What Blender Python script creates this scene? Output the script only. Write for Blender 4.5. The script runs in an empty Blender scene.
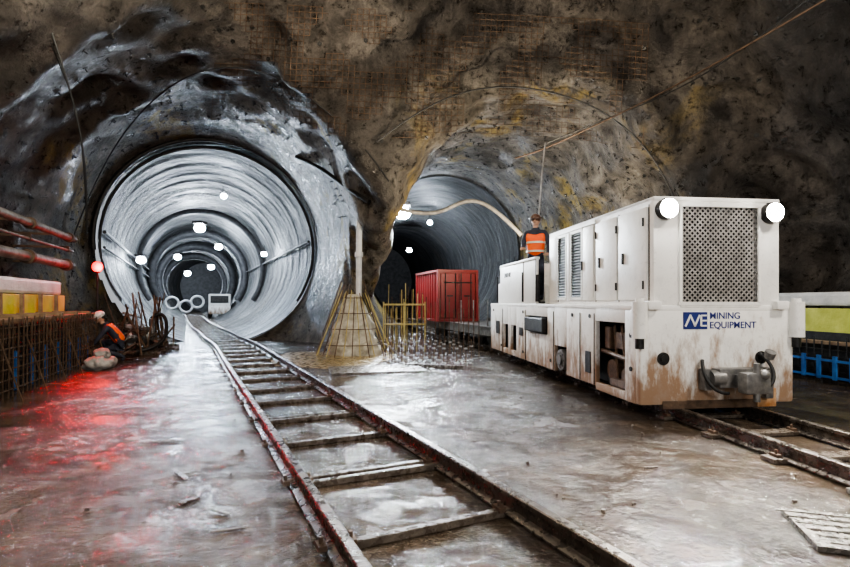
import bpy, bmesh, math, random
import numpy as np
from mathutils import Vector, Matrix, noise
from mathutils.bvhtree import BVHTree
random.seed(7); np.random.seed(7)
C=bpy.context.scene.collection
# ---------------------------------------------------------------- materials
def nn(nt,t,**k):
    n=nt.nodes.new(t)
    for a,b in k.items(): setattr(n,a,b)
    return n
def newmat(name):
    m=bpy.data.materials.new(name); m.use_nodes=True
    nt=m.node_tree; b=nt.nodes['Principled BSDF']
    return m,nt,b
def ramp(nt,fac,stops):
    r=nn(nt,'ShaderNodeValToRGB'); e=r.color_ramp.elements
    while len(e)<len(stops): e.new(0.5)
    for el,(p,c) in zip(e,stops):
        el.position=p; el.color=(c[0],c[1],c[2],1) if not isinstance(c,(int,float)) else (c,c,c,1)
    nt.links.new(fac,r.inputs[0]); return r.outputs[0]
def noi(nt,vec,scale,detail=6,rough=.6,dist=0):
    n=nn(nt,'ShaderNodeTexNoise'); n.inputs['Scale'].default_value=scale
    n.inputs['Detail'].default_value=detail; n.inputs['Roughness'].default_value=rough
    n.inputs['Distortion'].default_value=dist
    if vec is not None: nt.links.new(vec,n.inputs['Vector'])
    return n.outputs['Fac']
def mixc(nt,f,a,b,mode='MIX'):
    m=nn(nt,'ShaderNodeMix',data_type='RGBA',blend_type=mode)
    if isinstance(f,(int,float)): m.inputs[0].default_value=f
    else: nt.links.new(f,m.inputs[0])
    for i,v in ((6,a),(7,b)):
        if isinstance(v,tuple): m.inputs[i].default_value=(*v[:3],1)
        else: nt.links.new(v,m.inputs[i])
    return m.outputs[2]
def math_(nt,op,a,b=None,clamp=False):
    m=nn(nt,'ShaderNodeMath',operation=op); m.use_clamp=clamp
    for i,v in ((0,a),(1,b)):
        if v is None: continue
        if isinstance(v,(int,float)): m.inputs[i].default_value=v
        else: nt.links.new(v,m.inputs[i])
    return m.outputs[0]
def bump(nt,b,h,strength=.5,dist=.05):
    n=nn(nt,'ShaderNodeBump'); n.inputs['Strength'].default_value=strength; n.inputs['Distance'].default_value=dist
    nt.links.new(h,n.inputs['Height']); nt.links.new(n.outputs[0],b.inputs['Normal'])
def simple(name,c1,c2,scale=6,rough=.6,metal=0,bs=.2,rr=None):
    m,nt,b=newmat(name)
    pos=nn(nt,'ShaderNodeTexCoord').outputs['Object']
    f=noi(nt,pos,scale)
    nt.links.new(ramp(nt,f,[(.35,c1),(.68,c2)]),b.inputs['Base Color'])
    b.inputs['Roughness'].default_value=rough; b.inputs['Metallic'].default_value=metal
    if rr: nt.links.new(ramp(nt,noi(nt,pos,scale*2),[(.35,rr[0]),(.65,rr[1])]),b.inputs['Roughness'])
    if bs: bump(nt,b,noi(nt,pos,scale*5),bs,.02)
    return m
def emit(name,c,s):
    m,nt,b=newmat(name)
    b.inputs['Base Color'].default_value=(*c,1); b.inputs['Emission Color'].default_value=(*c,1)
    b.inputs['Emission Strength'].default_value=s; return m

def rockmat():
    m,nt,b=newmat('shotcrete_rock')
    g=nn(nt,'ShaderNodeNewGeometry').outputs['Position']
    sep=nn(nt,'ShaderNodeSeparateXYZ'); nt.links.new(g,sep.inputs[0])
    n1=noi(nt,g,.35,8,.65,.2); n2=noi(nt,g,1.3,12,.72,.1); n3=noi(nt,g,7,8,.75); n6=noi(nt,g,4,10,.75,.3)
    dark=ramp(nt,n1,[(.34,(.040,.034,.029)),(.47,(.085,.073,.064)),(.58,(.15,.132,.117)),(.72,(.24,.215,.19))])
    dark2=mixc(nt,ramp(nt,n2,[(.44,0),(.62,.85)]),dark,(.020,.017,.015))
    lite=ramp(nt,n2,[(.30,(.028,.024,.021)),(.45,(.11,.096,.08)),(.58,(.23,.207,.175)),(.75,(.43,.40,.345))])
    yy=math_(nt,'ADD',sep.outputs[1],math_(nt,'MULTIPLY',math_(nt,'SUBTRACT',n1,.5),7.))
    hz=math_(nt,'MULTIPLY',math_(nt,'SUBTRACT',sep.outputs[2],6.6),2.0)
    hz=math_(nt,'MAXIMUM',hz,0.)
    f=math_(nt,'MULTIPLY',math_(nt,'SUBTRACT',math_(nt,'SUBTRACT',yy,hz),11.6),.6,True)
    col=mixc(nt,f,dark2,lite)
    oc=math_(nt,'MULTIPLY',ramp(nt,noi(nt,g,.55,6,.6,.5),[(.55,0),(.63,1)]),math_(nt,'MULTIPLY',f,.75))
    col=mixc(nt,oc,col,(.36,.255,.05))
    mp=nn(nt,'ShaderNodeMapping'); mp.inputs['Scale'].default_value=(2.2,2.2,.3); nt.links.new(g,mp.inputs[0])
    st=noi(nt,mp.outputs[0],1.2,8,.65)
    col=mixc(nt,ramp(nt,st,[(.50,0),(.66,.75)]),col,(.020,.017,.015))
    col=mixc(nt,ramp(nt,n6,[(.50,0),(.60,.75)]),col,(.014,.012,.010))
    sp=noi(nt,g,16,4,.8)
    col=mixc(nt,ramp(nt,sp,[(.56,0),(.67,.6)]),col,(.012,.010,.009))
    nt.links.new(col,b.inputs['Base Color'])
    nt.links.new(ramp(nt,n6,[(.42,.60),(.60,.26)]),b.inputs['Roughness'])
    h=math_(nt,'ADD',math_(nt,'MULTIPLY',n2,1.0),math_(nt,'ADD',math_(nt,'MULTIPLY',n3,.40),math_(nt,'MULTIPLY',n6,.45)))
    bump(nt,b,h,1.,.26)
    return m
def boremat():
    m,nt,b=newmat('bored_tunnel_lining')
    tc=nn(nt,'ShaderNodeUVMap').outputs[0]
    def mapn(sx,sy,sc,d,r):
        mp=nn(nt,'ShaderNodeMapping'); nt.links.new(tc,mp.inputs[0]); mp.inputs['Scale'].default_value=(sx,sy,1)
        return noi(nt,mp.outputs[0],sc,d,r,.1)
    ring=mapn(1.3,1.3,1.2,10,.75)
    r2=mapn(.30,1.6,1.5,10,.8)
    r3=mapn(.25,9,1.2,3,.6)
    st=mapn(.9,.5,1.5,6,.6)
    col=ramp(nt,r2,[(.38,(.004,.004,.005)),(.48,(.015,.016,.018)),(.57,(.042,.044,.048)),(.68,(.14,.14,.145))])
    col=mixc(nt,ramp(nt,st,[(.50,0),(.64,.6)]),col,(.055,.042,.022))
    col=mixc(nt,ramp(nt,ring,[(.46,0),(.58,.9)]),col,(.006,.006,.007))
    col=mixc(nt,ramp(nt,r3,[(.48,0),(.60,.6)]),col,(.003,.003,.004))
    nt.links.new(col,b.inputs['Base Color'])
    nt.links.new(ramp(nt,ring,[(.3,.36),(.7,.75)]),b.inputs['Roughness'])
    bump(nt,b,math_(nt,'ADD',math_(nt,'MULTIPLY',r3,.5),math_(nt,'ADD',math_(nt,'MULTIPLY',r2,1.2),math_(nt,'MULTIPLY',ring,.9))),1.,.2)
    return m
def floormat():
    m,nt,b=newmat('wet_concrete')
    g=nn(nt,'ShaderNodeNewGeometry').outputs['Position']
    n1=noi(nt,g,.45,8,.6,.3); n2=noi(nt,g,2.2,12,.7,.2); n3=noi(nt,g,26,6,.7); n4=noi(nt,g,13,5,.6,.2); n7=noi(nt,g,4,3,.5)
    col=ramp(nt,n2,[(.30,(.020,.014,.009)),(.48,(.056,.040,.027)),(.7,(.15,.115,.083))])
    col=mixc(nt,ramp(nt,n1,[(.42,0),(.6,.55)]),col,(.032,.022,.015))
    sc=noi(nt,g,34,6,.75)
    col=mixc(nt,ramp(nt,sc,[(.56,0),(.70,.5)]),col,(.26,.215,.165))
    nt.links.new(col,b.inputs['Base Color'])
    pud=ramp(nt,noi(nt,g,1.1,8,.66,.3),[(.44,0),(.54,1)])
    rg=ramp(nt,n2,[(.3,.12),(.65,.34)])
    r=mixc(nt,pud,rg,(.035,.035,.035))
    nt.links.new(r,b.inputs['Roughness'])
    b.inputs['IOR'].default_value=1.6
    inv=math_(nt,'SUBTRACT',1.0,math_(nt,'MULTIPLY',pud,.70))
    h=math_(nt,'ADD',math_(nt,'MULTIPLY',n2,.8),math_(nt,'MULTIPLY',n3,.30))
    h=math_(nt,'ADD',math_(nt,'MULTIPLY',h,inv),math_(nt,'ADD',math_(nt,'MULTIPLY',n4,.26),math_(nt,'MULTIPLY',n7,.22)))
    bump(nt,b,h,.9,.05)
    return m
def paintmat(name,c,dirt=(.26,.14,.065),amt=1.,hi=1.15):
    m,nt,b=newmat(name)
    g=nn(nt,'ShaderNodeNewGeometry').outputs['Position']
    sep=nn(nt,'ShaderNodeSeparateXYZ'); nt.links.new(g,sep.inputs[0])
    mp=nn(nt,'ShaderNodeMapping'); mp.inputs['Scale'].default_value=(5,5,1.6); nt.links.new(g,mp.inputs[0])
    st=noi(nt,mp.outputs[0],1.5,8,.7)
    low=math_(nt,'SUBTRACT',hi,sep.outputs[2])
    low=math_(nt,'MULTIPLY',low,.33*amt)
    v=math_(nt,'ADD',st,low)
    f=ramp(nt,v,[(.58,0),(.80,.92)])
    col=mixc(nt,f,c,dirt)
    n=noi(nt,g,18,5,.7)
    col=mixc(nt,ramp(nt,n,[(.56,0),(.74,.4)]),col,tuple(x*.42 for x in c))
    n5=noi(nt,g,2.5,8,.7)
    col=mixc(nt,ramp(nt,n5,[(.50,0),(.70,.35)]),col,tuple(x*.5 for x in c))
    nt.links.new(col,b.inputs['Base Color']); b.inputs['Roughness'].default_value=.42
    bump(nt,b,n,.12,.01)
    return m
M_rock=rockmat(); M_bore=boremat(); M_floor=floormat()
M_white=paintmat('white_paint',(.84,.83,.80),amt=1.1)
M_red=paintmat('red_paint',(.22,.014,.014),amt=.3)
M_rail=simple('rail_steel',(.06,.05,.044),(.16,.14,.12),8,.28,.75,.3,(.18,.42))
M_rust=simple('rusty_steel',(.07,.045,.032),(.17,.11,.07),9,.6,.4,.4)
M_dark=simple('dark_steel',(.012,.012,.013),(.04,.038,.036),8,.45,.5,.2)
M_steel=simple('grey_steel',(.14,.14,.14),(.30,.29,.28),9,.4,.6,.2)
M_conc=simple('grey_concrete',(.02,.02,.022),(.06,.06,.065),3,.6,0,.5)
M_plate=simple('wet_steel_plate',(.08,.07,.06),(.17,.155,.135),9,.3,.5,.4,(.15,.4))
M_black=simple('black_rubber',(.008,.008,.008),(.02,.02,.02),10,.5,0,.2)
M_wood=simple('timber',(.16,.10,.06),(.30,.21,.13),7,.7,0,.4)
M_tie=simple('wet_sleeper',(.05,.037,.029),(.14,.115,.09),7,.3,.1,.5,(.12,.45))
M_yel=simple('yellow_membrane',(.62,.50,.03),(.80,.70,.07),3,.5,0,.3)
M_grn=simple('yellow_green_membrane',(.42,.46,.05),(.62,.66,.12),3,.5,0,.3)
M_mem=simple('white_membrane',(.50,.51,.53),(.75,.75,.75),3,.45,0,.5)
M_bag=simple('dusty_sack',(.22,.21,.20),(.42,.40,.38),6,.7,0,.5)
M_blue=simple('blue_coated_steel',(.02,.10,.35),(.04,.2,.55),6,.5,.1,.1)
M_pipe=simple('galvanised_pipe',(.10,.09,.08),(.26,.245,.22),5,.55,.1,.3)
M_plast=simple('plaster_heap',(.36,.33,.26),(.74,.71,.62),5,.75,0,.9)
M_yrod=simple('yellow_coated_bar',(.36,.29,.10),(.54,.45,.20),6,.6,0,.2)
M_or=simple('orange_hi_vis',(.95,.10,.012),(1.,.17,.02),6,.6,0,.2)
M_refl=simple('silver_reflective',(.6,.6,.5),(.8,.8,.65),6,.35,0,0)
M_navy=simple('navy_workwear',(.015,.018,.03),(.04,.045,.07),8,.8,0,.3)
M_skin=simple('skin',(.42,.24,.16),(.52,.31,.22),8,.55,0,.05)
M_helm=simple('helmet_plastic',(.10,.05,.03),(.16,.08,.05),6,.3,0,0)
M_helw=simple('white_helmet_plastic',(.6,.6,.58),(.75,.75,.72),6,.3,0,0)
M_hair=simple('dark_hair',(.01,.008,.006),(.03,.02,.015),30,.7,0,.3)
M_lab=simple('navy_lettering',(.01,.02,.14),(.015,.03,.18),6,.5,0,0)
M_mud=simple('ochre_mud',(.20,.14,.05),(.36,.27,.12),4,.3,0,.5,(.10,.45))
E_cool=emit('lamp_glow_cool',(.80,.90,1.),300)
E_head=emit('headlight_glow',(1.,.98,.92),360)
E_red=emit('red_lamp_glow',(1.,.0,.001),2.4)
E_dim=emit('fill_lamp_glow',(.85,.93,1.),30)  # bulb glow of the added fill lamps
# ---------------------------------------------------------------- mesh helpers
def empty(name,loc=(0,0,0),rz=0):
    e=bpy.data.objects.new(name,None); e.location=loc; e.rotation_euler=(0,0,rz); e.empty_display_size=.2
    C.objects.link(e); return e
def obj(name,me,mat=None,parent=None,smooth=False):
    o=bpy.data.objects.new(name,me); C.objects.link(o)
    if mat: me.materials.append(mat)
    if parent: o.parent=parent
    if smooth:
        for p in me.polygons: p.use_smooth=True
    return o
class B:
    def __init__(s): s.bm=bmesh.new()
    def box(s,c,size,rz=0,bev=0,rx=0,ry=0):
        r=bmesh.ops.create_cube(s.bm,size=1); vs=r['verts']
        bmesh.ops.scale(s.bm,vec=size,verts=vs)
        if bev:
            es=list({e for v in vs for e in v.link_edges})
            rr=bmesh.ops.bevel(s.bm,geom=es,offset=bev,segments=2,affect='EDGES',profile=.6)
            vs=list({v for f in rr['faces'] for v in f.verts})
        M=Matrix.Translation(c)@Matrix.Rotation(rz,4,'Z')@Matrix.Rotation(ry,4,'Y')@Matrix.Rotation(rx,4,'X')
        bmesh.ops.transform(s.bm,matrix=M,verts=vs); return s
    def cyl(s,a,b,r,seg=12,r2=None):
        a=Vector(a);b=Vector(b);d=b-a
        if d.length<1e-6: return s
        q=d.to_track_quat('Z','Y').to_matrix().to_4x4()
        res=bmesh.ops.create_cone(s.bm,cap_ends=True,segments=seg,radius1=r,radius2=r if r2 is None else r2,depth=d.length)
        bmesh.ops.transform(s.bm,matrix=Matrix.Translation((a+b)/2)@q,verts=res['verts']); return s
    def sph(s,c,r,sc=(1,1,1),seg=16):
        res=bmesh.ops.create_uvsphere(s.bm,u_segments=seg,v_segments=max(6,seg//2),radius=r)
        bmesh.ops.scale(s.bm,vec=sc,verts=res['verts']); bmesh.ops.translate(s.bm,vec=c,verts=res['verts']); return s
    def done(s,name,mat,parent=None,smooth=False,M=None):
        if M is not None: bmesh.ops.transform(s.bm,matrix=M,verts=s.bm.verts)
        me=bpy.data.meshes.new(name); s.bm.to_mesh(me); s.bm.free()
        o=obj(name,me,mat,parent,smooth)
        if smooth:
            try: me.set_sharp_from_angle(angle=math.radians(40))
            except Exception: pass
        return o
def tube(name,pts,r,mat,parent=None,kind='NURBS',res=3):
    cu=bpy.data.curves.new(name,'CURVE'); cu.dimensions='3D'; cu.bevel_depth=r; cu.bevel_resolution=res; cu.use_fill_caps=True
    sp=cu.splines.new('NURBS' if kind=='NURBS' else 'POLY'); sp.points.add(len(pts)-1)
    for p,q in zip(sp.points,pts): p.co=(*q,1)
    if kind=='NURBS': sp.order_u=min(4,len(pts)); sp.use_endpoint_u=True; sp.resolution_u=8
    cu.materials.append(mat)
    o=bpy.data.objects.new(name,cu); C.objects.link(o)
    if parent: o.parent=parent
    return o
def catmull(P,n=10):
    P=[Vector(p) for p in P]; Q=[P[0]*2-P[1]]+P+[P[-1]*2-P[-2]]; out=[]
    for i in range(1,len(Q)-2):
        for k in range(n):
            t=k/n; a,b,c,d=Q[i-1],Q[i],Q[i+1],Q[i+2]
            out.append(.5*((2*b)+(c-a)*t+(2*a-5*b+4*c-d)*t*t+(3*b-a-3*c+d)*t**3))
    out.append(P[-1]); return out
# ---------------------------------------------------------------- cavern shell
LA=np.array([-5.5,12.0]); LB=np.array([-7.55,18.0]); LD=np.array([-.431,.902])
RA=np.array([3.0,11.0]);  RB=np.array([.8,23.7]); RD=np.array([-.14,.990])
LR=3.56; LZ=3.42
h=.15
xs=np.arange(-13,11.5,h); ys=np.arange(-9,26,h); zs=np.arange(-.5,10.2,h)
X,Y,Z=np.meshgrid(xs,ys,zs,indexing='ij')
def smin(a,b,k):
    q=np.clip(.5+.5*(b-a)/k,0,1); return b*(1-q)+a*q-k*q*(1-q)
def tun(A,Bp,zA,zB,rA,rB,D,ext,shape=2):
    ab=Bp-A; L=np.hypot(*ab); u=ab/L
    t=(X-A[0])*u[0]+(Y-A[1])*u[1]; tc=np.clip(t,0,L); 
    f=tc/L; cx=A[0]+u[0]*tc; cy=A[1]+u[1]*tc
    dz=Z-(zA+(zB-zA)*f); dz=np.where(dz<0,dz*(.25+.75*f**shape),dz)
    d1=np.sqrt((X-cx)**2+(Y-cy)**2+dz**2)-(rA+(rB-rA)*f)
    t2=np.clip((X-Bp[0])*D[0]+(Y-Bp[1])*D[1],0,ext)
    d2=np.sqrt((X-Bp[0]-D[0]*t2)**2+(Y-Bp[1]-D[1]*t2)**2+(Z-zB)**2)-rB
    return np.minimum(d1,d2)
zz=np.maximum(Z,0)
c1=((np.abs((X-.7)/8.4)**2.5+(zz/8.9)**2.5)**(1/2.5)-1)*7.5
c2=Y-12.2-.25*np.sin(X*.8+1)
cav=-smin(-c1,-c2,2.2)
lt=tun(LA,LB,3.2,LZ,4.2,LR+.04,LD,2.5)
rt=tun(RA,RB,2.6,3.6,3.85,3.72,RD,2.5,4)
S=smin(smin(cav,lt,.6),rt,.6)
bt=np.clip((Y-10.5)/3.4,0,1); bx=-1.5-.4*bt; by=10.5+3.4*bt
bay=np.sqrt((X-bx)**2+(Y-by)**2+(np.maximum(Z-1.6,0)*.75)**2)-1.55
S=smin(S,bay,.5)
nz=np.zeros_like(X); rng=np.random.RandomState(3)
for fq,am in ((.7,.16),(1.5,.13),(2.9,.11),(5.,.085)):
    acc=np.zeros_like(X)
    for _ in range(4):
        k=rng.normal(size=3); k/=np.linalg.norm(k); k*=fq*(1+.4*rng.rand())
        acc+=np.sin(X*k[0]+Y*k[1]+Z*k[2]+rng.rand()*6.28)*.5
    nz+=acc*am
damp=np.clip((16-Y)/3.5,0.06,1)+0*X
rd=np.clip((23.5-Y)/9,0.06,1); damp=np.where(X>-2.2,rd,damp)
S=S+nz*damp
ins=S<0
nx,ny,nzz=S.shape
cs=(nx-1,ny-1,nzz-1)
sumP=np.zeros(cs+(3,)); cnt=np.zeros(cs)
off=[(a,b,c) for a in (0,1) for b in (0,1) for c in (0,1)]
def sl(o,arr): return arr[o[0]:o[0]+cs[0],o[1]:o[1]+cs[1],o[2]:o[2]+cs[2]]
for a in off:
    for ax in range(3):
        if a[ax]==1: continue
        b=list(a); b[ax]=1; b=tuple(b)
        sa,sb=sl(a,S),sl(b,S); m=(sa<0)!=(sb<0)
        t=np.where(m,sa/(sa-sb+1e-12),0)
        for d in range(3):
            val=a[d]+(t if d==ax else 0)
            sumP[...,d]+=np.where(m,val,0)
        cnt+=m
act=cnt>0
idx=-np.ones(cs,int); idx[act]=np.arange(act.sum())
I=np.argwhere(act)
V=(I+sumP[act]/cnt[act][:,None])*h+np.array([xs[0],ys[0],zs[0]])
F=[]
for ax in range(3):
    a1,a2=(ax+1)%3,(ax+2)%3
    s0=[slice(None)]*3; s1=[slice(None)]*3
    s0[ax]=slice(0,-1); s1[ax]=slice(1,None)
    m=ins[tuple(s0)]!=ins[tuple(s1)]
    E=np.argwhere(m)
    E=E[(E[:,a1]>0)&(E[:,a2]>0)&(E[:,a1]<S.shape[a1]-1)&(E[:,a2]<S.shape[a2]-1)]
    sgn=ins[E[:,0],E[:,1],E[:,2]]
    q=[]
    for (da,db) in ((-1,-1),(0,-1),(0,0),(-1,0)):
        e=E.copy(); e[:,a1]+=da; e[:,a2]+=db
        q.append(idx[e[:,0],e[:,1],e[:,2]])
    q=np.stack(q,1); q[sgn]=q[sgn][:,::-1]; F.append(q)
F=np.concatenate(F); 
cen=V[F].mean(1)
lp=(cen[:,0]-LB[0])*LD[0]+(cen[:,1]-LB[1])*LD[1]
rp=(cen[:,0]-RB[0])*RD[0]+(cen[:,1]-RB[1])*RD[1]
keep=~((lp>.0)&(cen[:,0]<-2.9))&~((rp>0))&(cen[:,1]>-8.6)&(cen[:,2]>-.35)
F=F[keep]; cen=cen[keep]
def part(name,mask):
    f=F[mask]; u,inv=np.unique(f,return_inverse=True)
    me=bpy.data.meshes.new(name); me.from_pydata(V[u].tolist(),[],inv.reshape(-1,4).tolist()); me.update()
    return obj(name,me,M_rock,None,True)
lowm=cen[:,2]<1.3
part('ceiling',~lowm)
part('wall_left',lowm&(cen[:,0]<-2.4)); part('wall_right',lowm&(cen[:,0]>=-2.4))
bvh=BVHTree.FromPolygons(V.tolist(),F.tolist())
def bore(name,path,r,zc,rib=.02,pitch=1.25):
    n=112; verts=[];faces=[];uv=[]
    P=[Vector((p[0],p[1],0)) for p in path]
    pts=catmull(P,8); s=[0]
    for a,b in zip(pts,pts[1:]): s.append(s[-1]+(b-a).length)
    step=.12; N=int(s[-1]/step); rs=[]
    j=0
    for i in range(N+1):
        t=i*step
        while j<len(s)-2 and s[j+1]<t: j+=1
        f=(t-s[j])/(s[j+1]-s[j]); rs.append((pts[j].lerp(pts[j+1],f),(pts[j+1]-pts[j]).normalized(),t))
    for (p,d,t) in rs:
        side=Vector((d.y,-d.x,0)); ph=(t%pitch)/pitch
        rr=r-(rib if ph<.1 else 0)
        for k in range(n):
            a=2*math.pi*k/n; 
            w=.03*noise.noise(Vector((math.cos(a)*3,math.sin(a)*3,t*1.2)))
            q=p+side*math.cos(a)*(rr+w); verts.append((q.x,q.y,zc+math.sin(a)*(rr+w)))
    for i in range(len(rs)-1):
        for k in range(n):
            k2=(k+1)%n; faces.append((i*n+k,i*n+k2,(i+1)*n+k2,(i+1)*n+k))
            for (ii,kk) in ((i,k),(i,k+1),(i+1,k+1),(i+1,k)): uv.append((kk/n*6,rs[ii][2]))
    me=bpy.data.meshes.new(name); me.from_pydata(verts,[],faces); me.update()
    ul=me.uv_layers.new(name='UVMap')
    ul.data.foreach_set('uv',np.array(uv).ravel())
    return obj(name,me,M_bore,None,True)
def along(B0,D,s): return (B0[0]+D[0]*s,B0[1]+D[1]*s)
Lp=[along(LB,LD,s) for s in (-.35,6,12,18,24,30,38,48)]+[(-30.2,70.)]
bore('bored_tunnel_wall',Lp,LR,LZ,.03,1.5)
Rp=[along(RB,RD,s) for s in (-.4,6,12)]+[(-2.2,42),(-5,52)]
bore('bored_tunnel_wall',Rp,3.68,3.6,.03,1.5)
for nm,(x,y),D in (('wall_far_heading',Rp[-1],(-.27,.96)),('wall_end_heading',Lp[-1],(-.43,.90))):
    b=B(); b.cyl((x,y,3.6),(x+D[0]*.4,y+D[1]*.4,3.6),3.8,48); b.done(nm,M_conc)
def torus(name,c,D,R,r,mat,parent=None,arc=(0,2*math.pi),n=72,depth=None):
    side=Vector((D[1],-D[0],0)); c=Vector(c); pts=[]
    for i in range(n+1):
        a=arc[0]+(arc[1]-arc[0])*i/n; p=c+side*math.cos(a)*R+Vector((0,0,1))*math.sin(a)*R; pts.append(p[:])
    return tube(name,pts,r,mat,parent,'POLY')
arcU=(-.6,math.pi+.6)
for s,R,r in ((13.5,LR-.12,.20),(23,LR-.25,.34),(33,LR-.3,.4),(44,LR-.3,.4)):
    p=along(LB,LD,s); torus('tunnel_lining_collar',(p[0],p[1],LZ),LD,R,r,M_conc,None,arcU)
p=along(LB,LD,-.6); torus('air_hose_arch',(p[0],p[1],LZ),LD,LR+.06,.075,M_dark,None,(.1,math.pi+.1))
p=along(LB,LD,.1); torus('mouth_ring_beam',(p[0],p[1],LZ),LD,LR-.03,.05,M_conc,None,(-.6,math.pi+.6))
for nm,ang,r in (('tunnel_service_pipe',3.05,.06),('tunnel_service_pipe',3.2,.045),('tunnel_service_pipe',.1,.05)):
    pts=[]
    for s in np.linspace(.2,24,12):
        p=along(LB,LD,s); R_=LR-.14; pts.append((p[0]+LD[1]*math.cos(ang)*R_,p[1]-LD[0]*math.cos(ang)*R_,LZ+math.sin(ang)*R_))
    tube(nm,pts,r,M_conc)
# ---------------------------------------------------------------- floor
me=bpy.data.meshes.new('floor'); me.from_pydata([(-36,-9,0),(14,-9,0),(14,72,0),(-36,72,0)],[],[(0,1,2,3)]); obj('floor',me,M_floor)
# ---------------------------------------------------------------- tracks
PROF=[(-.065,0),(.065,0),(.065,.012),(.014,.028),(.014,.095),(.034,.105),(.034,.132),(.026,.14),(-.026,.14),(-.034,.132),(-.034,.105),(-.014,.095),(-.014,.028),(-.065,.012)]
def track(name,P,half,spacing,tiew,double=False,z0=.02,tmat=M_tie,start=0,tlen=.25,dsp=.075,th=.05):
    root=empty(name,(0,0,0)); pts=catmull([(p[0],p[1],0) for p in P],10)
    dirs=[(pts[min(i+1,len(pts)-1)]-pts[max(i-1,0)]).normalized() for i in range(len(pts))]
    for sgn,nm in ((-1,'rail_left'),(1,'rail_right')):
        V2=[];F2=[];k=len(PROF)
        for p,d in zip(pts,dirs):
            sd=Vector((d.y,-d.x,0)); c=p+sd*sgn*half
            for (u,v) in PROF: q=c+sd*u; V2.append((q.x,q.y,z0+v))
        for i in range(len(pts)-1):
            for j in range(k): F2.append((i*k+j,i*k+(j+1)%k,(i+1)*k+(j+1)%k,(i+1)*k+j))
        F2.append(tuple(range(k))); F2.append(tuple(range((len(pts)-1)*k,len(pts)*k)))
        me=bpy.data.meshes.new(nm); me.from_pydata(V2,[],F2); me.update(); obj(nm,me,M_rail,root)
    acc=start; tot=0; b=B(); c=B(); kk=0
    for i in range(len(pts)-1):
        L=(pts[i+1]-pts[i]).length
        while acc<tot+L:
            p=pts[i].lerp(pts[i+1],(acc-tot)/L); d=dirs[i]; sd=Vector((d.y,-d.x,0)); rz=math.atan2(sd.y,sd.x)
            offs=(-dsp,dsp) if (double and kk%2==1) else (0,)
            kk+=1
            for o_ in offs:
                q=p+d*o_; b.box((q.x,q.y,z0+.005),(2*half+tlen,tiew,th),rz+random.uniform(-.02,.02),.008)
            for sg in (-1,1):
                for s2 in (-1,1):
                    q=p+sd*(sg*half+s2*.085); c.box((q.x,q.y,z0+.035),(.05,.09,.03),rz); c.cyl((q.x,q.y,z0+.03),(q.x,q.y,z0+.085),.013,6)
            acc+=spacing
        tot+=L
    b.done('sleepers',tmat,root); c.done('rail_clips',M_rust,root); return root
def lx(y): return 1.487-.478*y
Ltr=[(lx(y),y) for y in (-3,0,3,6,9,12,15)]+[(-7.3,18),(-9.1,21.5),(-11.5,26),(-15.0,33),(-18.9,41),(-23.5,50)]
track('railway_track',Ltr,.585,1.08,.055,True,start=.22,tlen=.10,dsp=.055,th=.05)
Rtr=[(4.14-.12*y,y) for y in (-3,0,3,6,9,12,13)]+[(2.1,15),(1.35,17.5),(.6,20.5),(.2,24),(-.4,30),(-1.6,38)]
track('railway_track',Rtr,.45,.8,.16,False,start=.3,tmat=M_tie,tlen=.35,th=.04)
# ---------------------------------------------------------------- locomotive
lo=empty('mining_locomotive',(2.48,5.76,0),math.atan(.12))
W=1.95; LEN=6.9; H0=1.36
b=B()
b.box((W/2,.06,.76),(W,.12,1.12),bev=.03)
b.box((W/2,LEN-.06,.78),(W,.12,1.1),bev=.03)
b.box((W/2,LEN/2,H0-.04),(W,LEN,.08),bev=.015)
b.box((W-.03,LEN/2,.8),(.06,LEN-.2,1.1))
sk=[(0.1,.34,.2,1.32),(.34,1.12,1.14,1.32),(1.12,2.12,.25,1.32),(2.12,2.62,.68,1.32),(2.62,2.95,.25,1.32),
    (2.95,4.1,.25,.82),(2.95,4.1,1.14,1.32),(4.1,4.75,.25,1.32),(4.75,5.15,.9,1.32),(5.15,5.35,.25,1.32),(5.35,5.75,.9,1.32),(5.75,6.8,.25,1.32),(.34,1.12,.2,.30),
    (4.75,5.15,.25,.36),(5.35,5.75,.25,.36)]
for y0,y1,z0,z1 in sk: b.box((.03,(y0+y1)/2,(z0+z1)/2),(.06,y1-y0+.002,z1-z0),bev=.004)
b.done('chassis_body',M_white,lo,True)
b=B()
b.box((W/2,LEN/2,.78),(W-.5,LEN-.5,1.0)); b.box((W/2,LEN/2,.27),(.7,LEN-.2,.14))
b.box((.10,3.5,.98),(.06,1.2,.36)); b.box((-.03,3.5,.98),(.1,1.0,.26),bev=.02)
b.done('inner_frame',M_dark,lo)
b=B()
b.cyl((.1,.5,.45),(.22,.5,.45),.12,16); b.cyl((.1,.85,.5),(.22,.85,.5),.14,16); b.box((.16,.6,.9),(.14,.3,.22),bev=.02); b.box((.14,.95,.92),(.12,.15,.3),bev=.02)
b.cyl((.08,.4,.68),(.08,1.08,.74),.03,8); b.cyl((.1,.45,.3),(.1,.6,1.1),.02,8); b.cyl((.11,.7,.3),(.1,.78,1.1),.018,8)
b.box((.1,.62,.36),(.1,.4,.09))
b.done('engine_machinery',M_rust,lo)
b=B()
for y in (1.16,1.62,2.66,4.14,5.8): b.box((-.004,y,.75),(.012,.012,.98))
for y,z_ in ((1.3,1.2),(1.9,1.2),(4.3,1.2),(4.3,.4),(5.9,.4),(6.6,1.2),(.2,.6),(.2,1.0),(2.8,.4)): b.cyl((-.012,y,z_),(.01,y,z_),.03,10)
b.box((-.006,4.42,.8),(.014,.22,.16)); b.box((-.006,6.2,.8),(.014,.3,.3)); b.box((-.006,1.35,.55),(.014,.16,.3))
b.done('skirt_fittings',M_dark,lo)
b=B()
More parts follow.
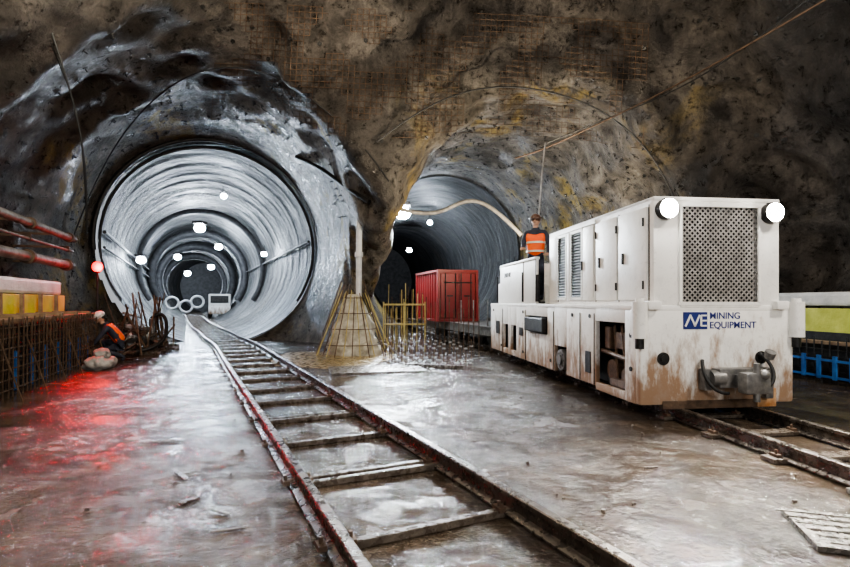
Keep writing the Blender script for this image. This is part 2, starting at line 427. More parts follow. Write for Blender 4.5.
for y in (1.35,2.37,4.3,5.5):
    for a in (W/2-.45,W/2+.45):
        b.cyl((a-.05,y,.40),(a+.05,y,.40),.25,32); b.cyl((a-.07,y,.40),(a-.04,y,.40),.28,32)
    b.cyl((W/2-.5,y,.40),(W/2+.5,y,.40),.05,12)
b.done('wheels',M_rust,lo,True)
b=B()
b.cyl((.0,2.37,.46),(.09,2.37,.46),.17,24); b.cyl((-.03,2.37,.46),(.0,2.37,.46),.08,16)
for k in range(8):
    a=k*math.pi/4; b.cyl((-.015,2.37+math.cos(a)*.125,.46+math.sin(a)*.125),(.0,2.37+math.cos(a)*.125,.46+math.sin(a)*.125),.014,6)
b.done('axle_box_cover',M_steel,lo,True)
b=B(); b.box((W/2,.03,.2),(W*.72,.08,.1),bev=.01)
b.done('bumper_beam',M_rust,lo)
b=B(); hx0,hx1=.17,1.77; hy=3.3; hz0,hz1=H0,2.62
b.box((hx0+.02,hy/2+.05,(hz0+hz1)/2),(.04,hy-.1,hz1-hz0)); b.box((hx1-.02,hy/2+.05,(hz0+hz1)/2),(.04,hy-.1,hz1-hz0))
b.box(((hx0+hx1)/2,hy/2,hz1-.02),(hx1-hx0,hy,.05),bev=.015); b.box(((hx0+hx1)/2,hy-.02,(hz0+hz1)/2),(hx1-hx0,.04,hz1-hz0))
gx0,gx1,gz0,gz1=.50,1.50,1.38,2.53
b.box(((hx0+gx0)/2,.06,(H0+hz1)/2-.01),(gx0-hx0,.1,hz1-H0),bev=.012); b.box(((hx1+gx1)/2,.06,(H0+hz1)/2-.01),(hx1-gx1,.1,hz1-H0),bev=.012)
b.box(((gx0+gx1)/2,.06,(gz1+hz1)/2),(gx1-gx0+.01,.1,hz1-gz1),bev=.008); b.box(((gx0+gx1)/2,.05,gz0-.02),(gx1-gx0+.01,.11,.06),bev=.008)
b.box(((hx0+hx1)/2,.02,1.18),(hx1-hx0-.3,.03,.30),bev=.01)
for y0,y1 in ((.12,.78),(.82,1.42),(1.5,1.86),(2.36,2.46),(2.9,3.22)):
    b.box((hx0-.012,(y0+y1)/2,(hz0+hz1)/2-.02),(.03,y1-y0,hz1-hz0-.16),bev=.008)
for y0,y1 in ((1.9,2.3),(2.5,2.86)):
    for yy in (y0,y1): b.box((hx0-.014,yy,1.98),(.03,.03,1.1))
    for z_ in (1.45,2.5): b.box((hx0-.014,(y0+y1)/2,z_),(.03,y1-y0,.04))
b.box((hx0-.012,(1.5+2.9)/2,2.56),(.03,1.5,.05)); 
b.done('engine_hood',M_white,lo,True)
b=B()
for y in (.45,1.1,1.68): 
    b.box((hx0-.035,y+.2,1.95),(.03,.03,.14),bev=.005)
    for z_ in (1.6,2.35): b.cyl((hx0-.03,y-.27,z_-.05),(hx0-.03,y-.27,z_+.05),.014,8)
for y in (.10,.80,1.46,2.88): b.box((hx0-.002,y,1.97),(.008,.014,1.15))
b.done('door_hardware',M_dark,lo)
b=B()
for y0,y1 in ((1.9,2.3),(2.5,2.86)):
    b.box((hx0+.0,(y0+y1)/2,1.98),(.012,y1-y0,1.05))
    n=22
    for i in range(n): b.box((hx0-.012,(y0+y1)/2,1.48+i*1.0/n),(.03,y1-y0-.04,.012),ry=.6)
b.box(((gx0+gx1)/2,.16,(gz0+gz1)/2),(gx1-gx0+.2,.02,gz1-gz0+.1))
b.done('radiator_core',M_dark,lo)
b=B()
gw,gh=gx1-gx0,gz1-gz0; st=.066
k=-gh
while k<gw:
    for s_ in (1,-1):
        t0=max(0,-k); t1=min(gh,gw-k)
        if t1-t0>.01:
            xa,xb=k+t0,k+t1; za,zb=t0,t1
            if s_<0: xa,xb=gw-xa,gw-xb
            a_=Vector((gx0+xa,.035,gz0+za)); c_=Vector((gx0+xb,.035,gz0+zb)); d=c_-a_
            b.box(((a_+c_)/2)[:],(d.length,.012,.014),ry=-math.atan2(d.z,d.x))
    k+=st
b.done('grille_mesh',M_bag,lo)
b=B(); 
b.box(((gx0+gx1)/2,.0,gz0),(gw+.06,.02,.035)); b.box(((gx0+gx1)/2,.0,gz1),(gw+.06,.02,.035)); b.box((gx0,.0,(gz0+gz1)/2),(.035,.02,gh)); b.box((gx1,.0,(gz0+gz1)/2),(.035,.02,gh))
b.done('grille_frame',M_white,lo)
for i,(a,z_) in enumerate(((.30,2.47),(1.63,2.45))):
    b=B(); b.cyl((a,-.09,z_),(a,.02,z_),.115,24); b.box((a,.0,z_+.11),(.05,.08,.03)); b.done('headlight_housing_%d'%i,M_dark,lo,True)
    b=B(); b.cyl((a,-.10,z_),(a,-.085,z_),.105,24); b.done('headlight_lens_%d'%i,E_head,lo)
    L=bpy.data.lights.new('headlight_beam','SPOT'); L.energy=600; L.color=(1,.97,.9); L.spot_size=math.radians(165); L.spot_blend=.6; L.shadow_soft_size=.06
    l=bpy.data.objects.new('headlight_beam_%d'%i,L); C.objects.link(l); l.parent=lo; l.location=(a,-.14,z_); l.rotation_euler=(math.radians(82),0,math.pi)
b=B()
for a in (-.02,W+.02):
    b.cyl((a,-.02,.98),(a,-.02,1.40),.085,20); b.cyl((a,-.02,1.40),(a,-.02,1.44),.05,12); b.box((a,.05,1.16),(.12,.1,.3),bev=.02)
b.box((.14,-.03,1.36),(.16,.1,.1),bev=.02); b.box((W-.2,-.03,1.36),(.16,.1,.1),bev=.02)
b.done('corner_jacks',M_white,lo,True)
b=B(); 
for a in (.28,1.52): 
    b.cyl((a,-.012,.74),(a,.01,.74),.075,24); b.cyl((a,-.03,.74),(a,.0,.74),.04,12)
b.cyl((-.02,-.02,.86),(-.02,-.02,.98),.05,12); b.cyl((W+.02,-.02,.86),(W+.02,-.02,.98),.05,12)
b.done('tow_sockets',M_dark,lo,True)
b=B(); cx=1.15
b.box((cx,-.08,.52),(.55,.16,.22),bev=.02); b.box((cx,-.2,.5),(.2,.3,.14),bev=.03)
b.box((cx-.02,-.36,.5),(.3,.16,.24),bev=.04); b.cyl((cx-.02,-.4,.3),(cx-.02,-.4,.72),.035,12)
b.cyl((cx-.36,-.1,.52),(cx-.2,-.1,.52),.09,16); b.cyl((cx+.2,-.1,.52),(cx+.38,-.1,.52),.09,16)
b.box((cx+.38,-.06,.45),(.1,.14,.36),bev=.02); b.box((cx-.38,-.05,.5),(.1,.12,.25),bev=.02)
b.sph((cx+.05,-.42,.6),.06); b.cyl((cx+.38,-.1,.75),(cx+.38,-.14,.82),.06,12)
b.done('coupler',M_steel,lo,True)
tube('brake_hose',[(cx+.3,-.06,.8),(cx+.45,-.2,.62),(cx+.35,-.25,.42),(cx+.2,-.2,.4)],.02,M_black,lo)
tube('brake_hose_b',[(cx-.4,-.03,.72),(cx-.5,-.16,.55),(cx-.4,-.2,.36),(cx-.2,-.2,.36)],.02,M_black,lo)
b=B(); b.box((cx+.42,-.02,.27),(.24,.04,.22),bev=.01); b.done('rust_flap',simple('orange_rust',(.30,.12,.03),(.62,.42,.25),6,.7,0,.4),lo)
def text(name,s,loc,size,mat,parent,rot=(math.pi/2,0,0)):
    cu=bpy.data.curves.new(name,'FONT'); cu.body=s; cu.size=size; cu.extrude=.002; cu.offset=.001; cu.materials.append(mat)
    o=bpy.data.objects.new(name,cu); C.objects.link(o); o.parent=parent; o.location=loc; o.rotation_euler=rot; return o
text('lettering_top','MINING',(.86,-.003,1.20),.11,M_lab,lo); text('lettering_bottom','EQUIPMENT',(.86,-.003,1.09),.11,M_lab,lo)
b=B(); b.box((.68,-.003,1.18),(.30,.008,.2)); b.done('logo_block',M_lab,lo)
b=B()
for q in ((.585,.45,.15),(.645,-.45,.15),(.70,.45,.15),(.75,.0,.13)): b.box((q[0],-.009,1.18),(.022,.006,q[2]),ry=q[1])
for z_ in (1.12,1.18,1.24): b.box((.785,-.009,z_),(.07,.006,.018))
b.done('logo_strokes',M_white,lo)
text('cab_lettering','UNIT 02',(.02,5.75,1.95),.14,M_dark,lo,(math.pi/2,0,-math.pi/2))
b=B(); cy0,cy1=3.45,6.1; cz1=2.2
for (c_,s_) in (((.05,(3.6+cy1)/2,(H0+cz1)/2),(.05,cy1-3.6,cz1-H0)),((W-.1,(cy0+cy1)/2,(H0+cz1)/2),(.05,cy1-cy0,cz1-H0)),((W/2,cy1,(H0+cz1)/2),(W-.1,.05,cz1-H0)),
              ((W/2,cy0,(H0+1.7)/2),(W-.3,.05,1.7-H0)),((W/2,5.7,cz1+.02),(W-.05,.85,.06)),((W*.6,5.2,1.8),(W*.5,.08,.8)),((.05,4.6,cz1+.02),(.10,2.0,.05))):
    b.box(c_,s_,bev=.012)
b.box((W/2,6.45,1.6),(W-.3,.6,.5),bev=.04)
b.done('cab_body',M_white,lo,True)
b=B(); b.box((W/2,4.7,H0+.03),(W-.2,2.4,.03)); 
for y in (4.4,6.3): b.cyl((.02,y,1.4),(.02,y,2.0),.018,8)
b.box((.022,4.35,1.8),(.012,.012,.8)); b.box((.022,3.62,1.8),(.012,.012,.8))
b.cyl((.02,3.5,1.4),(.02,3.5,1.9),.04,8)
b.done('cab_fittings',M_dark,lo)
b=B(); b.box((.75,6.0,2.33),(.12,.1,.12),bev=.01); b.done('rear_fill_housing',M_dark,lo)  # added fixture on the loco rear, carries the vault fill
b=B(); b.box((.75,6.06,2.33),(.1,.02,.1)); b.done('rear_fill_lens',E_head,lo)
L=bpy.data.lights.new('rear_fill','SPOT'); L.energy=900; L.color=(1,.85,.62); L.spot_size=math.radians(165); L.spot_blend=.6; L.shadow_soft_size=.1  # added warm fill for the vault behind the loco
l=bpy.data.objects.new('rear_fill',L); C.objects.link(l); l.parent=lo; l.location=(.75,6.15,2.45); l.rotation_euler=(math.radians(155),0,0)
b=B(); b.cyl((.6,1.6,2.62),(.6,1.6,2.70),.06,14); b.cyl((1.4,2.8,2.62),(1.4,2.8,2.72),.08,14); b.done('roof_exhaust',M_dark,lo)
# ---------------------------------------------------------------- workers
def skin(name,joints,edges,mat,parent,root=0,lev=2):
    me=bpy.data.meshes.new(name); me.from_pydata([j[0] for j in joints],edges,[]); me.update()
    o=obj(name,me,mat,parent); o.modifiers.new('s','SKIN'); sv=me.skin_vertices[0].data
    for v,j in zip(sv,joints):
        r=j[1]; v.radius=(r,r) if not isinstance(r,tuple) else r
    sv[root].use_root=True
    m=o.modifiers.new('sub','SUBSURF'); m.levels=lev; m.render_levels=lev
    o.modifiers['s'].use_smooth_shade=True
    return o
E=[(0,1),(1,2),(2,3),(3,4),(2,5),(5,6),(6,7),(7,8),(2,9),(9,10),(10,11),(11,12),(0,13),(13,14),(14,15),(15,16),(0,17),(17,18),(18,19),(19,20)]
def head(wk,M,helm):
    b=B(); b.sph((0,-.015,1.645),.095,(.82,.98,1.22),24); b.sph((0,-.10,1.585),.035,(1,.7,.7)); b.cyl((0,-.03,1.50),(0,-.02,1.6),.05,14)
    b.cyl((0,-.105,1.665),(0,-.128,1.63),.012,8,.018); b.sph((-.082,0,1.64),.022,(.4,.8,1.3)); b.sph((.082,0,1.64),.022,(.4,.8,1.3))
    b.done('head',M_skin,wk,True,M)
    b=B(); b.sph((-.03,-.103,1.662),.011); b.sph((.03,-.103,1.662),.011); b.box((0,-.113,1.60),(.045,.01,.008),bev=.002); b.sph((0,.03,1.665),.092,(.86,.9,1.1),20); b.done('eyes_mouth_hair',M_hair,wk,True,M)
    b=B(); b.sph((0,0,1.70),.118,(.92,1.1,.85),24); b.cyl((0,-.02,1.69),(0,-.02,1.70),.145,28); b.box((0,-.13,1.75),(.05,.03,.05),bev=.01); b.done('hard_hat',helm,wk,True,M)
def hands(wk,hs):
    for sx,(wx,wy,wz) in hs:
        b=B(); b.box((wx,wy-.03,wz),(.075,.085,.03),bev=.01)
        for i in range(5):
            if i<4:
                x0=wx-.03+i*.02; ln=(.034,.04,.038,.03)[i]
                b.cyl((x0,wy-.07,wz),(x0,wy-.07-ln,wz-.008),.0095,8); b.cyl((x0,wy-.07-ln,wz-.008),(x0,wy-.08-ln,wz-.045),.008,8)
            else: b.cyl((wx-sx*.035,wy-.02,wz),(wx-sx*.065,wy-.06,wz-.02),.0105,8)
        b.done('hand_%s'%('left' if sx<0 else 'right'),M_skin,wk,True)
wk=empty('worker',(2.29,10.35,1.42),math.radians(-20))
J=[((0,0,.92),(.15,.11)),((0,0,1.12),(.14,.10)),((0,-.01,1.32),(.17,.115)),((0,0,1.46),(.09,.08)),((0,-.01,1.55),(.055,.055)),
   ((-.19,0,1.42),.07),((-.25,-.05,1.16),.052),((-.22,-.28,1.06),.04),((-.2,-.36,1.06),.034),
   ((.19,0,1.42),.07),((.27,.02,1.16),.052),((.27,-.16,.98),.04),((.26,-.24,.95),.034),
   ((-.1,0,.86),.09),((-.11,-.02,.48),.065),((-.11,.02,.09),.048),((-.12,-.12,.04),.042),
   ((.1,0,.86),.09),((.12,-.03,.48),.065),((.12,.02,.09),.048),((.13,-.12,.04),.042)]
skin('clothed_body',J,E,M_navy,wk)
skin('hi_vis_vest',[((0,0,.88),(.19,.145)),((0,0,1.12),(.185,.14)),((0,-.01,1.32),(.21,.15)),((0,0,1.46),(.12,.11)),((-.17,0,1.44),.09),((.17,0,1.44),.09)],[(0,1),(1,2),(2,3),(2,4),(2,5)],M_or,wk)
b=B(); 
for z_,r in ((1.02,.19),(1.20,.20)):
    res=bmesh.ops.create_cone(b.bm,cap_ends=False,segments=28,radius1=r,radius2=r,depth=.04); bmesh.ops.scale(b.bm,vec=(1,.80,1),verts=res['verts']); bmesh.ops.translate(b.bm,vec=(0,0,z_),verts=res['verts'])
b.done('reflective_bands',M_refl,wk,True)
head(wk,None,M_helm); hands(wk,((-1,(-.2,-.38,1.055)),(1,(.26,-.26,.945))))
# crouching worker at the left, facing local -y
w2=empty('worker',(-7.15,11.6,0),math.radians(-62))
J=[((0,.10,.42),(.15,.12)),((0,.03,.58),(.14,.11)),((0,-.12,.76),(.17,.12)),((0,-.20,.86),(.09,.08)),((0,-.25,.93),(.055,.055)),
   ((-.19,-.17,.82),.07),((-.25,-.34,.62),.052),((-.18,-.50,.44),.04),((-.15,-.57,.40),.034),
   ((.19,-.17,.82),.07),((.25,-.32,.60),.052),((.18,-.46,.40),.04),((.14,-.53,.36),.034),
   ((-.1,.08,.38),.09),((-.17,-.30,.50),.07),((-.15,-.10,.10),.05),((-.16,-.24,.045),.042),
   ((.1,.10,.38),.09),((.16,-.24,.30),.07),((.15,.16,.12),.05),((.16,.10,.045),.042)]
skin('clothed_body',J,E,M_navy,w2)
skin('hi_vis_vest',[((0,.09,.44),(.18,.14)),((0,.03,.58),(.175,.14)),((0,-.12,.76),(.20,.15)),((0,-.20,.86),(.12,.11)),((-.17,-.17,.83),.085),((.17,-.17,.83),.085)],[(0,1),(1,2),(2,3),(2,4),(2,5)],M_or,w2)
Mh=Matrix.Translation((0,-.27,.95))@Matrix.Rotation(math.radians(32),4,'X')@Matrix.Translation((0,0,-1.54))
head(w2,Mh,M_helw); hands(w2,((-1,(-.15,-.58,.39)),(1,(.14,-.54,.35))))
# ---------------------------------------------------------------- flat wagon with red container
fd=math.atan2(.30,1)
fw=empty('flat_wagon',(1.62,16.5,0),fd)
b=B(); b.box((0,0,.68),(1.7,6.4,.12),bev=.01); b.box((-.82,0,.60),(.06,6.4,.22)); b.box((.82,0,.60),(.06,6.4,.22)); b.box((0,-3.2,.60),(1.6,.08,.25)); b.box((0,-3.4,.55),(.2,.35,.14),bev=.02)
for y in (-2.9,-1.9,-.9):
    for a in (-.8,.8): b.cyl((a,y,.70),(a,y,1.45),.022,8)
b.done('deck',M_steel,fw)
b=B()
for y in (-2.4,-1.7,1.7,2.4):
    for a in (-.45,.45): b.cyl((a-.05,y,.38),(a+.05,y,.38),.22,20)
    b.cyl((-.5,y,.38),(.5,y,.38),.04,8)
for y in (-2.05,2.05): b.box((0,y,.46),(1.1,1.2,.16))
b.done('bogies',M_dark,fw,True)
rc=empty('red_container',(.72,17.9,.745),fd)
b=B(); w_,l_,hh=1.35,2.6,1.72
b.box((0,0,hh/2),(w_-.08,l_-.08,hh-.06))
for a in (-1,1):
    for c_ in (-1,1): b.box((a*w_/2,c_*l_/2,hh/2),(.09,.09,hh),bev=.01)
    b.box((a*w_/2,0,hh-.04),(.08,l_,.08)); b.box((a*w_/2,0,.04),(.08,l_,.08)); b.box((0,a*l_/2,hh-.04),(w_,.08,.08)); b.box((0,a*l_/2,.04),(w_,.08,.08))
for i in range(9): b.box((-w_/2+.02,-l_/2+.2+i*.27,hh/2),(.05,.09,hh-.1))
for a in (-.33,.33): b.box((a,-l_/2+.0,hh/2),(.56,.06,hh-.25),bev=.02)
b.done('container_shell',M_red,rc)
b=B()
for a in (-.45,-.1,.1,.45): b.cyl((a,-l_/2-.05,.12),(a,-l_/2-.05,hh-.12),.018,8)
for a in (-.3,.3): b.box((a,-l_/2-.05,.85),(.2,.03,.04))
b.cyl((-.5,-l_/2-.04,hh*.75),(.5,-l_/2-.04,hh*.75),.02,8)
b.done('lock_rods',M_dark,rc)
# ---------------------------------------------------------------- left formwork bench
dl=Vector((-.35,1,0)).normalized(); nl=Vector((-dl.y,dl.x,0))
def Lpt(t,o_=0,z=0): 
    p=Vector((-6.1,7.2,0))+dl*t+nl*o_; return Vector((p.x,p.y,z))
rzl=math.atan2(-dl.x,dl.y)
def span(b,t0,t1,o_,z,sx,sz,bev=0):
    c=Lpt((t0+t1)/2,o_,z); b.box(c[:],(sx,t1-t0,sz),rzl,bev)
fb=empty('concrete_formwork_bench')
b=B(); span(b,-4,4.6,1.0,.5,1.2,1.0); b.done('bench_core',M_dark,fb)
b=B(); span(b,-4,4.6,.62,1.33,.06,.42,.01); b.done('yellow_panel',M_yel,fb)
b=B(); span(b,-4,4.6,.85,1.70,.4,.30,.06); b.done('white_membrane_roll',M_mem,fb)
b=B(); span(b,-4,4.6,.05,1.12,.22,.06,.01); span(b,-4,4.6,.33,1.06,.18,.05,.01)
for t in np.arange(-3.8,4.6,.85): 
    c=Lpt(t,.35,1.17); b.box(c[:],(.9,.09,.06),rzl)
    c=Lpt(t,.52,1.34); b.box(c[:],(.06,.05,.42),rzl)
b.done('timber_walers',M_wood,fb)
rf=empty('rebar_cage_fence')
b=B()
for t in np.arange(-4,4.5,.16):
    c=Lpt(t+random.uniform(-.02,.02),-.08,0); hgt=1.06+random.uniform(0,.12); d_=nl*random.uniform(-.02,.01)
    b.cyl(c[:],(c.x+d_.x,c.y+d_.y,hgt),.011,6)
    c=Lpt(t,.25,0); b.cyl(c[:],(c.x,c.y,1.0),.011,6)
for z_ in np.arange(.12,1.05,.15):
    for o_ in (-.08,.25): b.cyl(Lpt(-4,o_,z_)[:],Lpt(4.5,o_,z_)[:],.010,6)
for t in np.arange(-3.9,4.4,.9):
    b.cyl(Lpt(t,-.36,0)[:],Lpt(t,-.08,.9)[:],.012,6)
b.done('rebars',M_rust,rf)
b=B()
for t in np.arange(-3.6,4.5,.62): c=Lpt(t,.1,.32); b.box(c[:],(.04,.07,.62),rzl,bev=.01)
b.done('blue_ties',M_blue,rf)
for nm,(o_,z0,z1,r) in {'water_pipe':(.70,3.0,2.93,.08),'air_pipe':(.75,2.33,2.28,.10),'conduit_pipe':(.72,2.68,2.63,.03)}.items():
    rp_=empty(nm); a=Lpt(-5,o_,z0); c=Lpt(5.6,o_,z1); tube('pipe_run',[a[:],c[:]],r,M_pipe,rp_,'POLY')
    b=B()
    for t in (-2.5,.8,3.0,5.2):
        f=(t+5)/10.6; c1_=Lpt(t,o_,z0*(1-f)+z1*f); c2_=c1_+dl*.1; b.cyl(c1_[:],c2_[:],r*1.45,16)
        c3=Lpt(t,o_+1.1,c1_.z+.12); b.box(((c1_+c3)/2)[:],(1.2,.05,.05),rzl)
    b.done('pipe_couplings',M_rust,rp_,True)
p=Lpt(5.0,.05,2.18)
rl=empty('red_warning_lamp',p[:]); b=B(); b.cyl((0,0,-.09),(0,0,.0),.06,16); b.cyl((0,0,-2.17),(0,0,-.09),.02,8); b.done('lamp_base',M_dark,rl)
b=B(); b.sph((0,0,.05),.12,(1,1,1.1)); b.done('lamp_dome',E_red,rl,True)
def plight(name,loc,e,col,r=.1,parent=None):
    L=bpy.data.lights.new(name,'POINT'); L.energy=e; L.color=col; L.shadow_soft_size=r
    o=bpy.data.objects.new(name,L); C.objects.link(o); o.location=loc
    if parent: o.parent=parent
    return o
def spot(name,loc,d,e,col,ang,r=.1,parent=None,blend=.7):
    L=bpy.data.lights.new(name,'SPOT'); L.energy=e; L.color=col; L.spot_size=math.radians(ang); L.spot_blend=blend; L.shadow_soft_size=r
    o=bpy.data.objects.new(name,L); C.objects.link(o); o.location=loc; o.rotation_euler=Vector(d).to_track_quat('-Z','Y').to_euler()
    if parent: o.parent=parent
    return o
plight('lamp_light',(.2,-.15,.0),26,(1,.003,.012),.12,rl)
spot('lamp_beam',(.16,-.20,.0),(.70,-.72,-.62),300,(1,.0,.008),88,.12,rl,1.)
# ---------------------------------------------------------------- right bench & fence
dr=Vector((-.12,1,0)).normalized(); nr=Vector((dr.y,-dr.x,0)); rzr=math.atan2(-dr.x,dr.y)
def Rpt(t,o_=0,z=0):
    p=Vector((6.95,8.3,0))+dr*t+nr*o_; return Vector((p.x,p.y,z))
def spanr(b,t0,t1,o_,z,sx,sz,bev=0):
    c=Rpt((t0+t1)/2,o_,z); b.box(c[:],(sx,t1-t0,sz),rzr,bev)
gb=empty('concrete_formwork_bench')
b=B(); spanr(b,-5,3.2,.9,.45,.9,.8); b.done('bench_core',M_dark,gb)
b=B(); spanr(b,-5,3.2,.5,1.02,.06,.52,.01); b.done('yellow_green_panel',M_grn,gb)
b=B(); spanr(b,-5,3.2,.72,1.45,.36,.26,.06); b.done('white_membrane_roll',M_mem,gb)
b=B(); spanr(b,-5,3.2,.2,.68,.16,.06,.01); b.done('timber_walers',M_wood,gb)
rf=empty('rebar_cage_fence'); b=B()
for t in np.arange(-5,3.2,.15): c=Rpt(t,0,0); b.cyl(c[:],(c.x,c.y,.72+random.uniform(0,.1)),.010,6)
for z_ in np.arange(.1,.7,.12): b.cyl(Rpt(-5,0,z_)[:],Rpt(3.2,0,z_)[:],.010,6)
b.done('rebars',M_dark,rf)
b=B()
for t in np.arange(-5,3.2,.3): c=Rpt(t,-.06,.28); b.box(c[:],(.03,.07,.4),rzr)
for z_ in (.12,.4): spanr(b,-5,3.2,-.06,z_,.02,.04)
b.done('blue_mesh',M_blue,rf)
# ---------------------------------------------------------------- centre: heap inside rebar cage, post, rebars
cn=empty('grout_heap',(-1.9,13.3,0))
bm=bmesh.new(); n=64; rings=30; vs=[]
for i in range(rings+1):
    f=i/rings; r=.62*(1-f)**.7*.95+.12; 
    for k in range(n):
        a=2*math.pi*k/n; rr=r*(1+.25*noise.noise(Vector((math.cos(a)*2.5,math.sin(a)*2.5,f*5)))+.14*noise.noise(Vector((math.cos(a)*9,math.sin(a)*9,f*12))))
        vs.append(bm.verts.new((math.cos(a)*rr,math.sin(a)*rr,f*1.6)))
for i in range(rings):
    for k in range(n): bm.faces.new((vs[i*n+k],vs[i*n+(k+1)%n],vs[(i+1)*n+(k+1)%n],vs[(i+1)*n+k]))
bm.faces.new(vs[-n:])
me=bpy.data.meshes.new('heap'); bm.to_mesh(me); bm.free(); obj('heap',me,M_plast,cn,True)
b=B(); c=B()
for k in range(30):
    a=2*math.pi*k/30; r0=.92+random.uniform(0,.18); (b if k%2 else c).cyl((math.cos(a)*r0,math.sin(a)*r0,0),(math.cos(a+.1)*r0*.32,math.sin(a+.1)*r0*.32,1.5+random.uniform(0,.5)),.014,6)
for z_,r in ((.3,.86),(.7,.70),(1.1,.53),(1.5,.36)):
    for k in range(20):
        a0=k*math.pi/10; a1=a0+math.pi/10; b.cyl((math.cos(a0)*r,math.sin(a0)*r,z_),(math.cos(a1)*r,math.sin(a1)*r,z_),.011,6)
b.done('leaning_rebars',M_rust,cn); c.done('leaning_yellow_bars',M_yrod,cn)
po=empty('white_standpipe',(-1.76,13.3,0)); b=B(); b.cyl((0,0,1.5),(0,.1,4.0),.08,14);  b.cyl((0,.09,3.8),(0,.1,3.92),.12,14); b.cyl((0,.04,2.6),(0,.045,2.72),.11,14); b.done('pipe',M_mem,po,True)
rs=empty('rebar_starter_bars'); b=B(); c=B(); e2=B()
for i in range(8):
    for j in range(4):
        x=-1.15+i*.15; y=14.6+j*.35; (b if (i+j)%2 else e2).cyl((x,y,0),(x+random.uniform(-.05,.05),y,1.6+random.uniform(-.4,.35)),.013,6)
for z_ in (.4,.9,1.3):
    b.cyl((-1.15,14.6,z_),(-.1,14.6,z_),.01,6)
e2.box((-.6,14.5,1.32),(1.2,.05,.05)); e2.box((-.6,14.5,.75),(1.2,.05,.04))
for x in (-1.2,-.6,0.): e2.cyl((x,14.5,0),(x,14.5,1.4),.022,8)
for i in range(14):
    x=-.2+i*.12; b.cyl((x,13.9-.1*i,0),(x,13.9-.1*i,1.35+random.uniform(-.3,.35)),.012,6)
b.done('tall_bars',M_rust,rs); e2.done('yellow_supports',M_yrod,rs)
b=B()
for i in range(9):
    for j in range(5):
        y=11.3+j*.55+random.uniform(-.05,.05); x=-.75+i*.24-j*.1+random.uniform(-.03,.03)
        if x>1.1 or random.random()<.2: continue
        b.cyl((x,y,0),(x,y,.42+random.uniform(-.1,.12)),.014,6); c.cyl((x,y,.0),(x,y,.03),.05,10); c.cyl((x,y,.33),(x,y,.36),.04,8)
b.done('short_bars',M_rust,rs); c.done('bar_nuts',M_bag,rs)
b=B(); b.box((-1.0,10.3,.015),(1.9,1.1,.03),.25); b.box((.2,10.7,.03),(1.3,.10,.06),-.3); b.done('steel_floor_plate',M_plate)
bm=bmesh.new(); n=40; c0=bm.verts.new((0,0,.035)); ring=[]
for k in range(n):
    a=2*math.pi*k/n; r=1+.3*noise.noise(Vector((math.cos(a)*1.5,math.sin(a)*1.5,3))); ring.append(bm.verts.new((math.cos(a)*r*1.6,math.sin(a)*r*1.9,.004)))
for k in range(n): bm.faces.new((c0,ring[k],ring[(k+1)%n]))
me=bpy.data.meshes.new('mud_patch'); bm.to_mesh(me); bm.free(); o=obj('mud_patch',me,M_mud,None,True); o.location=(-2.3,12.6,0)
# ---------------------------------------------------------------- left clutter near mouth
pm=empty('water_pump',(-8.0,13.6,0),.5); b=B()
b.cyl((-.4,0,.45),(.3,0,.45),.22,20); b.cyl((.3,0,.45),(.45,0,.45),.28,20); b.box((0,0,.12),(1.1,.5,.1),bev=.02); b.box((-.1,0,.22),(.5,.3,.15)); b.box((.0,0,.72),(.25,.2,.14),bev=.02); b.cyl((.5,0,.45),(.5,0,.95),.07,12)
b.done('pump_body',M_steel,pm,True)
tube('pump_hose',[(.5,0,.95),(.8,.3,1.25),(1.0,-.3,.5),(.6,-.7,.08),(-.4,-.9,.06)],.05,M_black,pm)
b=B()
for i in range(110):
    a=random.uniform(0,6.28); r=random.random()**.6*1.2; x=-8.15+math.cos(a)*r*.8; y=13.8+math.sin(a)*r*1.1; z_=(1-r/1.35)*1.1*random.random()+.04
    b.box((x,y,z_),(random.uniform(.1,.7),random.uniform(.04,.15),random.uniform(.03,.1)),random.uniform(0,3.1),rx=random.uniform(-.6,.6),ry=random.uniform(-.6,.6))
b.done('timber_offcut_pile',M_tie)
b=B()
for i in range(26):
    x=-8.6+random.uniform(0,1.3); y=13.2+random.uniform(-.4,1.6); b.cyl((x,y,.02),(x+random.uniform(-.5,.5),y+random.uniform(-.4,.4),random.uniform(.7,1.7)),random.uniform(.01,.03),6)
b.done('scrap_rod_pile',M_rust)
sb=empty('cement_bags',(-6.75,10.3,0)); 
for i,(x,y,z_,s_) in enumerate(((0,0,.12,.25),(-.1,.35,.12,.24),(-.05,.2,.30,.2))):
    bm=bmesh.new(); bmesh.ops.create_icosphere(bm,subdivisions=4,radius=s_)
    for v in bm.verts:
        v.co.x*=1.1; v.co.y*=.8; v.co.z*=.6; v.co*=1+.35*noise.noise(v.co*9+Vector((i*3,0,0)))
    me=bpy.data.meshes.new('bag'); bm.to_mesh(me); bm.free(); o=obj('bag_%d'%i,me,M_bag,sb,True); o.location=(x,y,z_); o.rotation_euler=(0,0,i*1.1)
b=B(); 
for (x,y,l,w_,a) in ((-1.95,4.0,.25,.03,-.8),(-1.65,3.5,.14,.04,1.0),(-1.2,3.05,.2,.02,.3),(-2.6,5.0,.2,.03,.2),(1.9,4.2,.12,.015,.1),(-1.35,3.3,.18,.015,-.4)):
    b.box((x,y,.01),(l,w_,.012),a,bev=.004)
b.done('wood_debris',M_tie)
b=B(); 
for i in range(260):
    x=random.uniform(-5.5,6); y=random.uniform(2.4,13); s_=random.uniform(.006,.022)
    b.box((x,y,s_*.4),(s_*random.uniform(.8,2),s_,s_),random.uniform(0,3),bev=s_*.2)
b.done('gravel_scatter',M_tie)
b=B(); b.box((2.62,2.95,.02),(.72,.55,.03),-.3)
for i in range(6): b.box((2.62,2.73+i*.09,.037),(.68,.012,.008),-.3)
b.done('steel_cover_plate',M_plate)
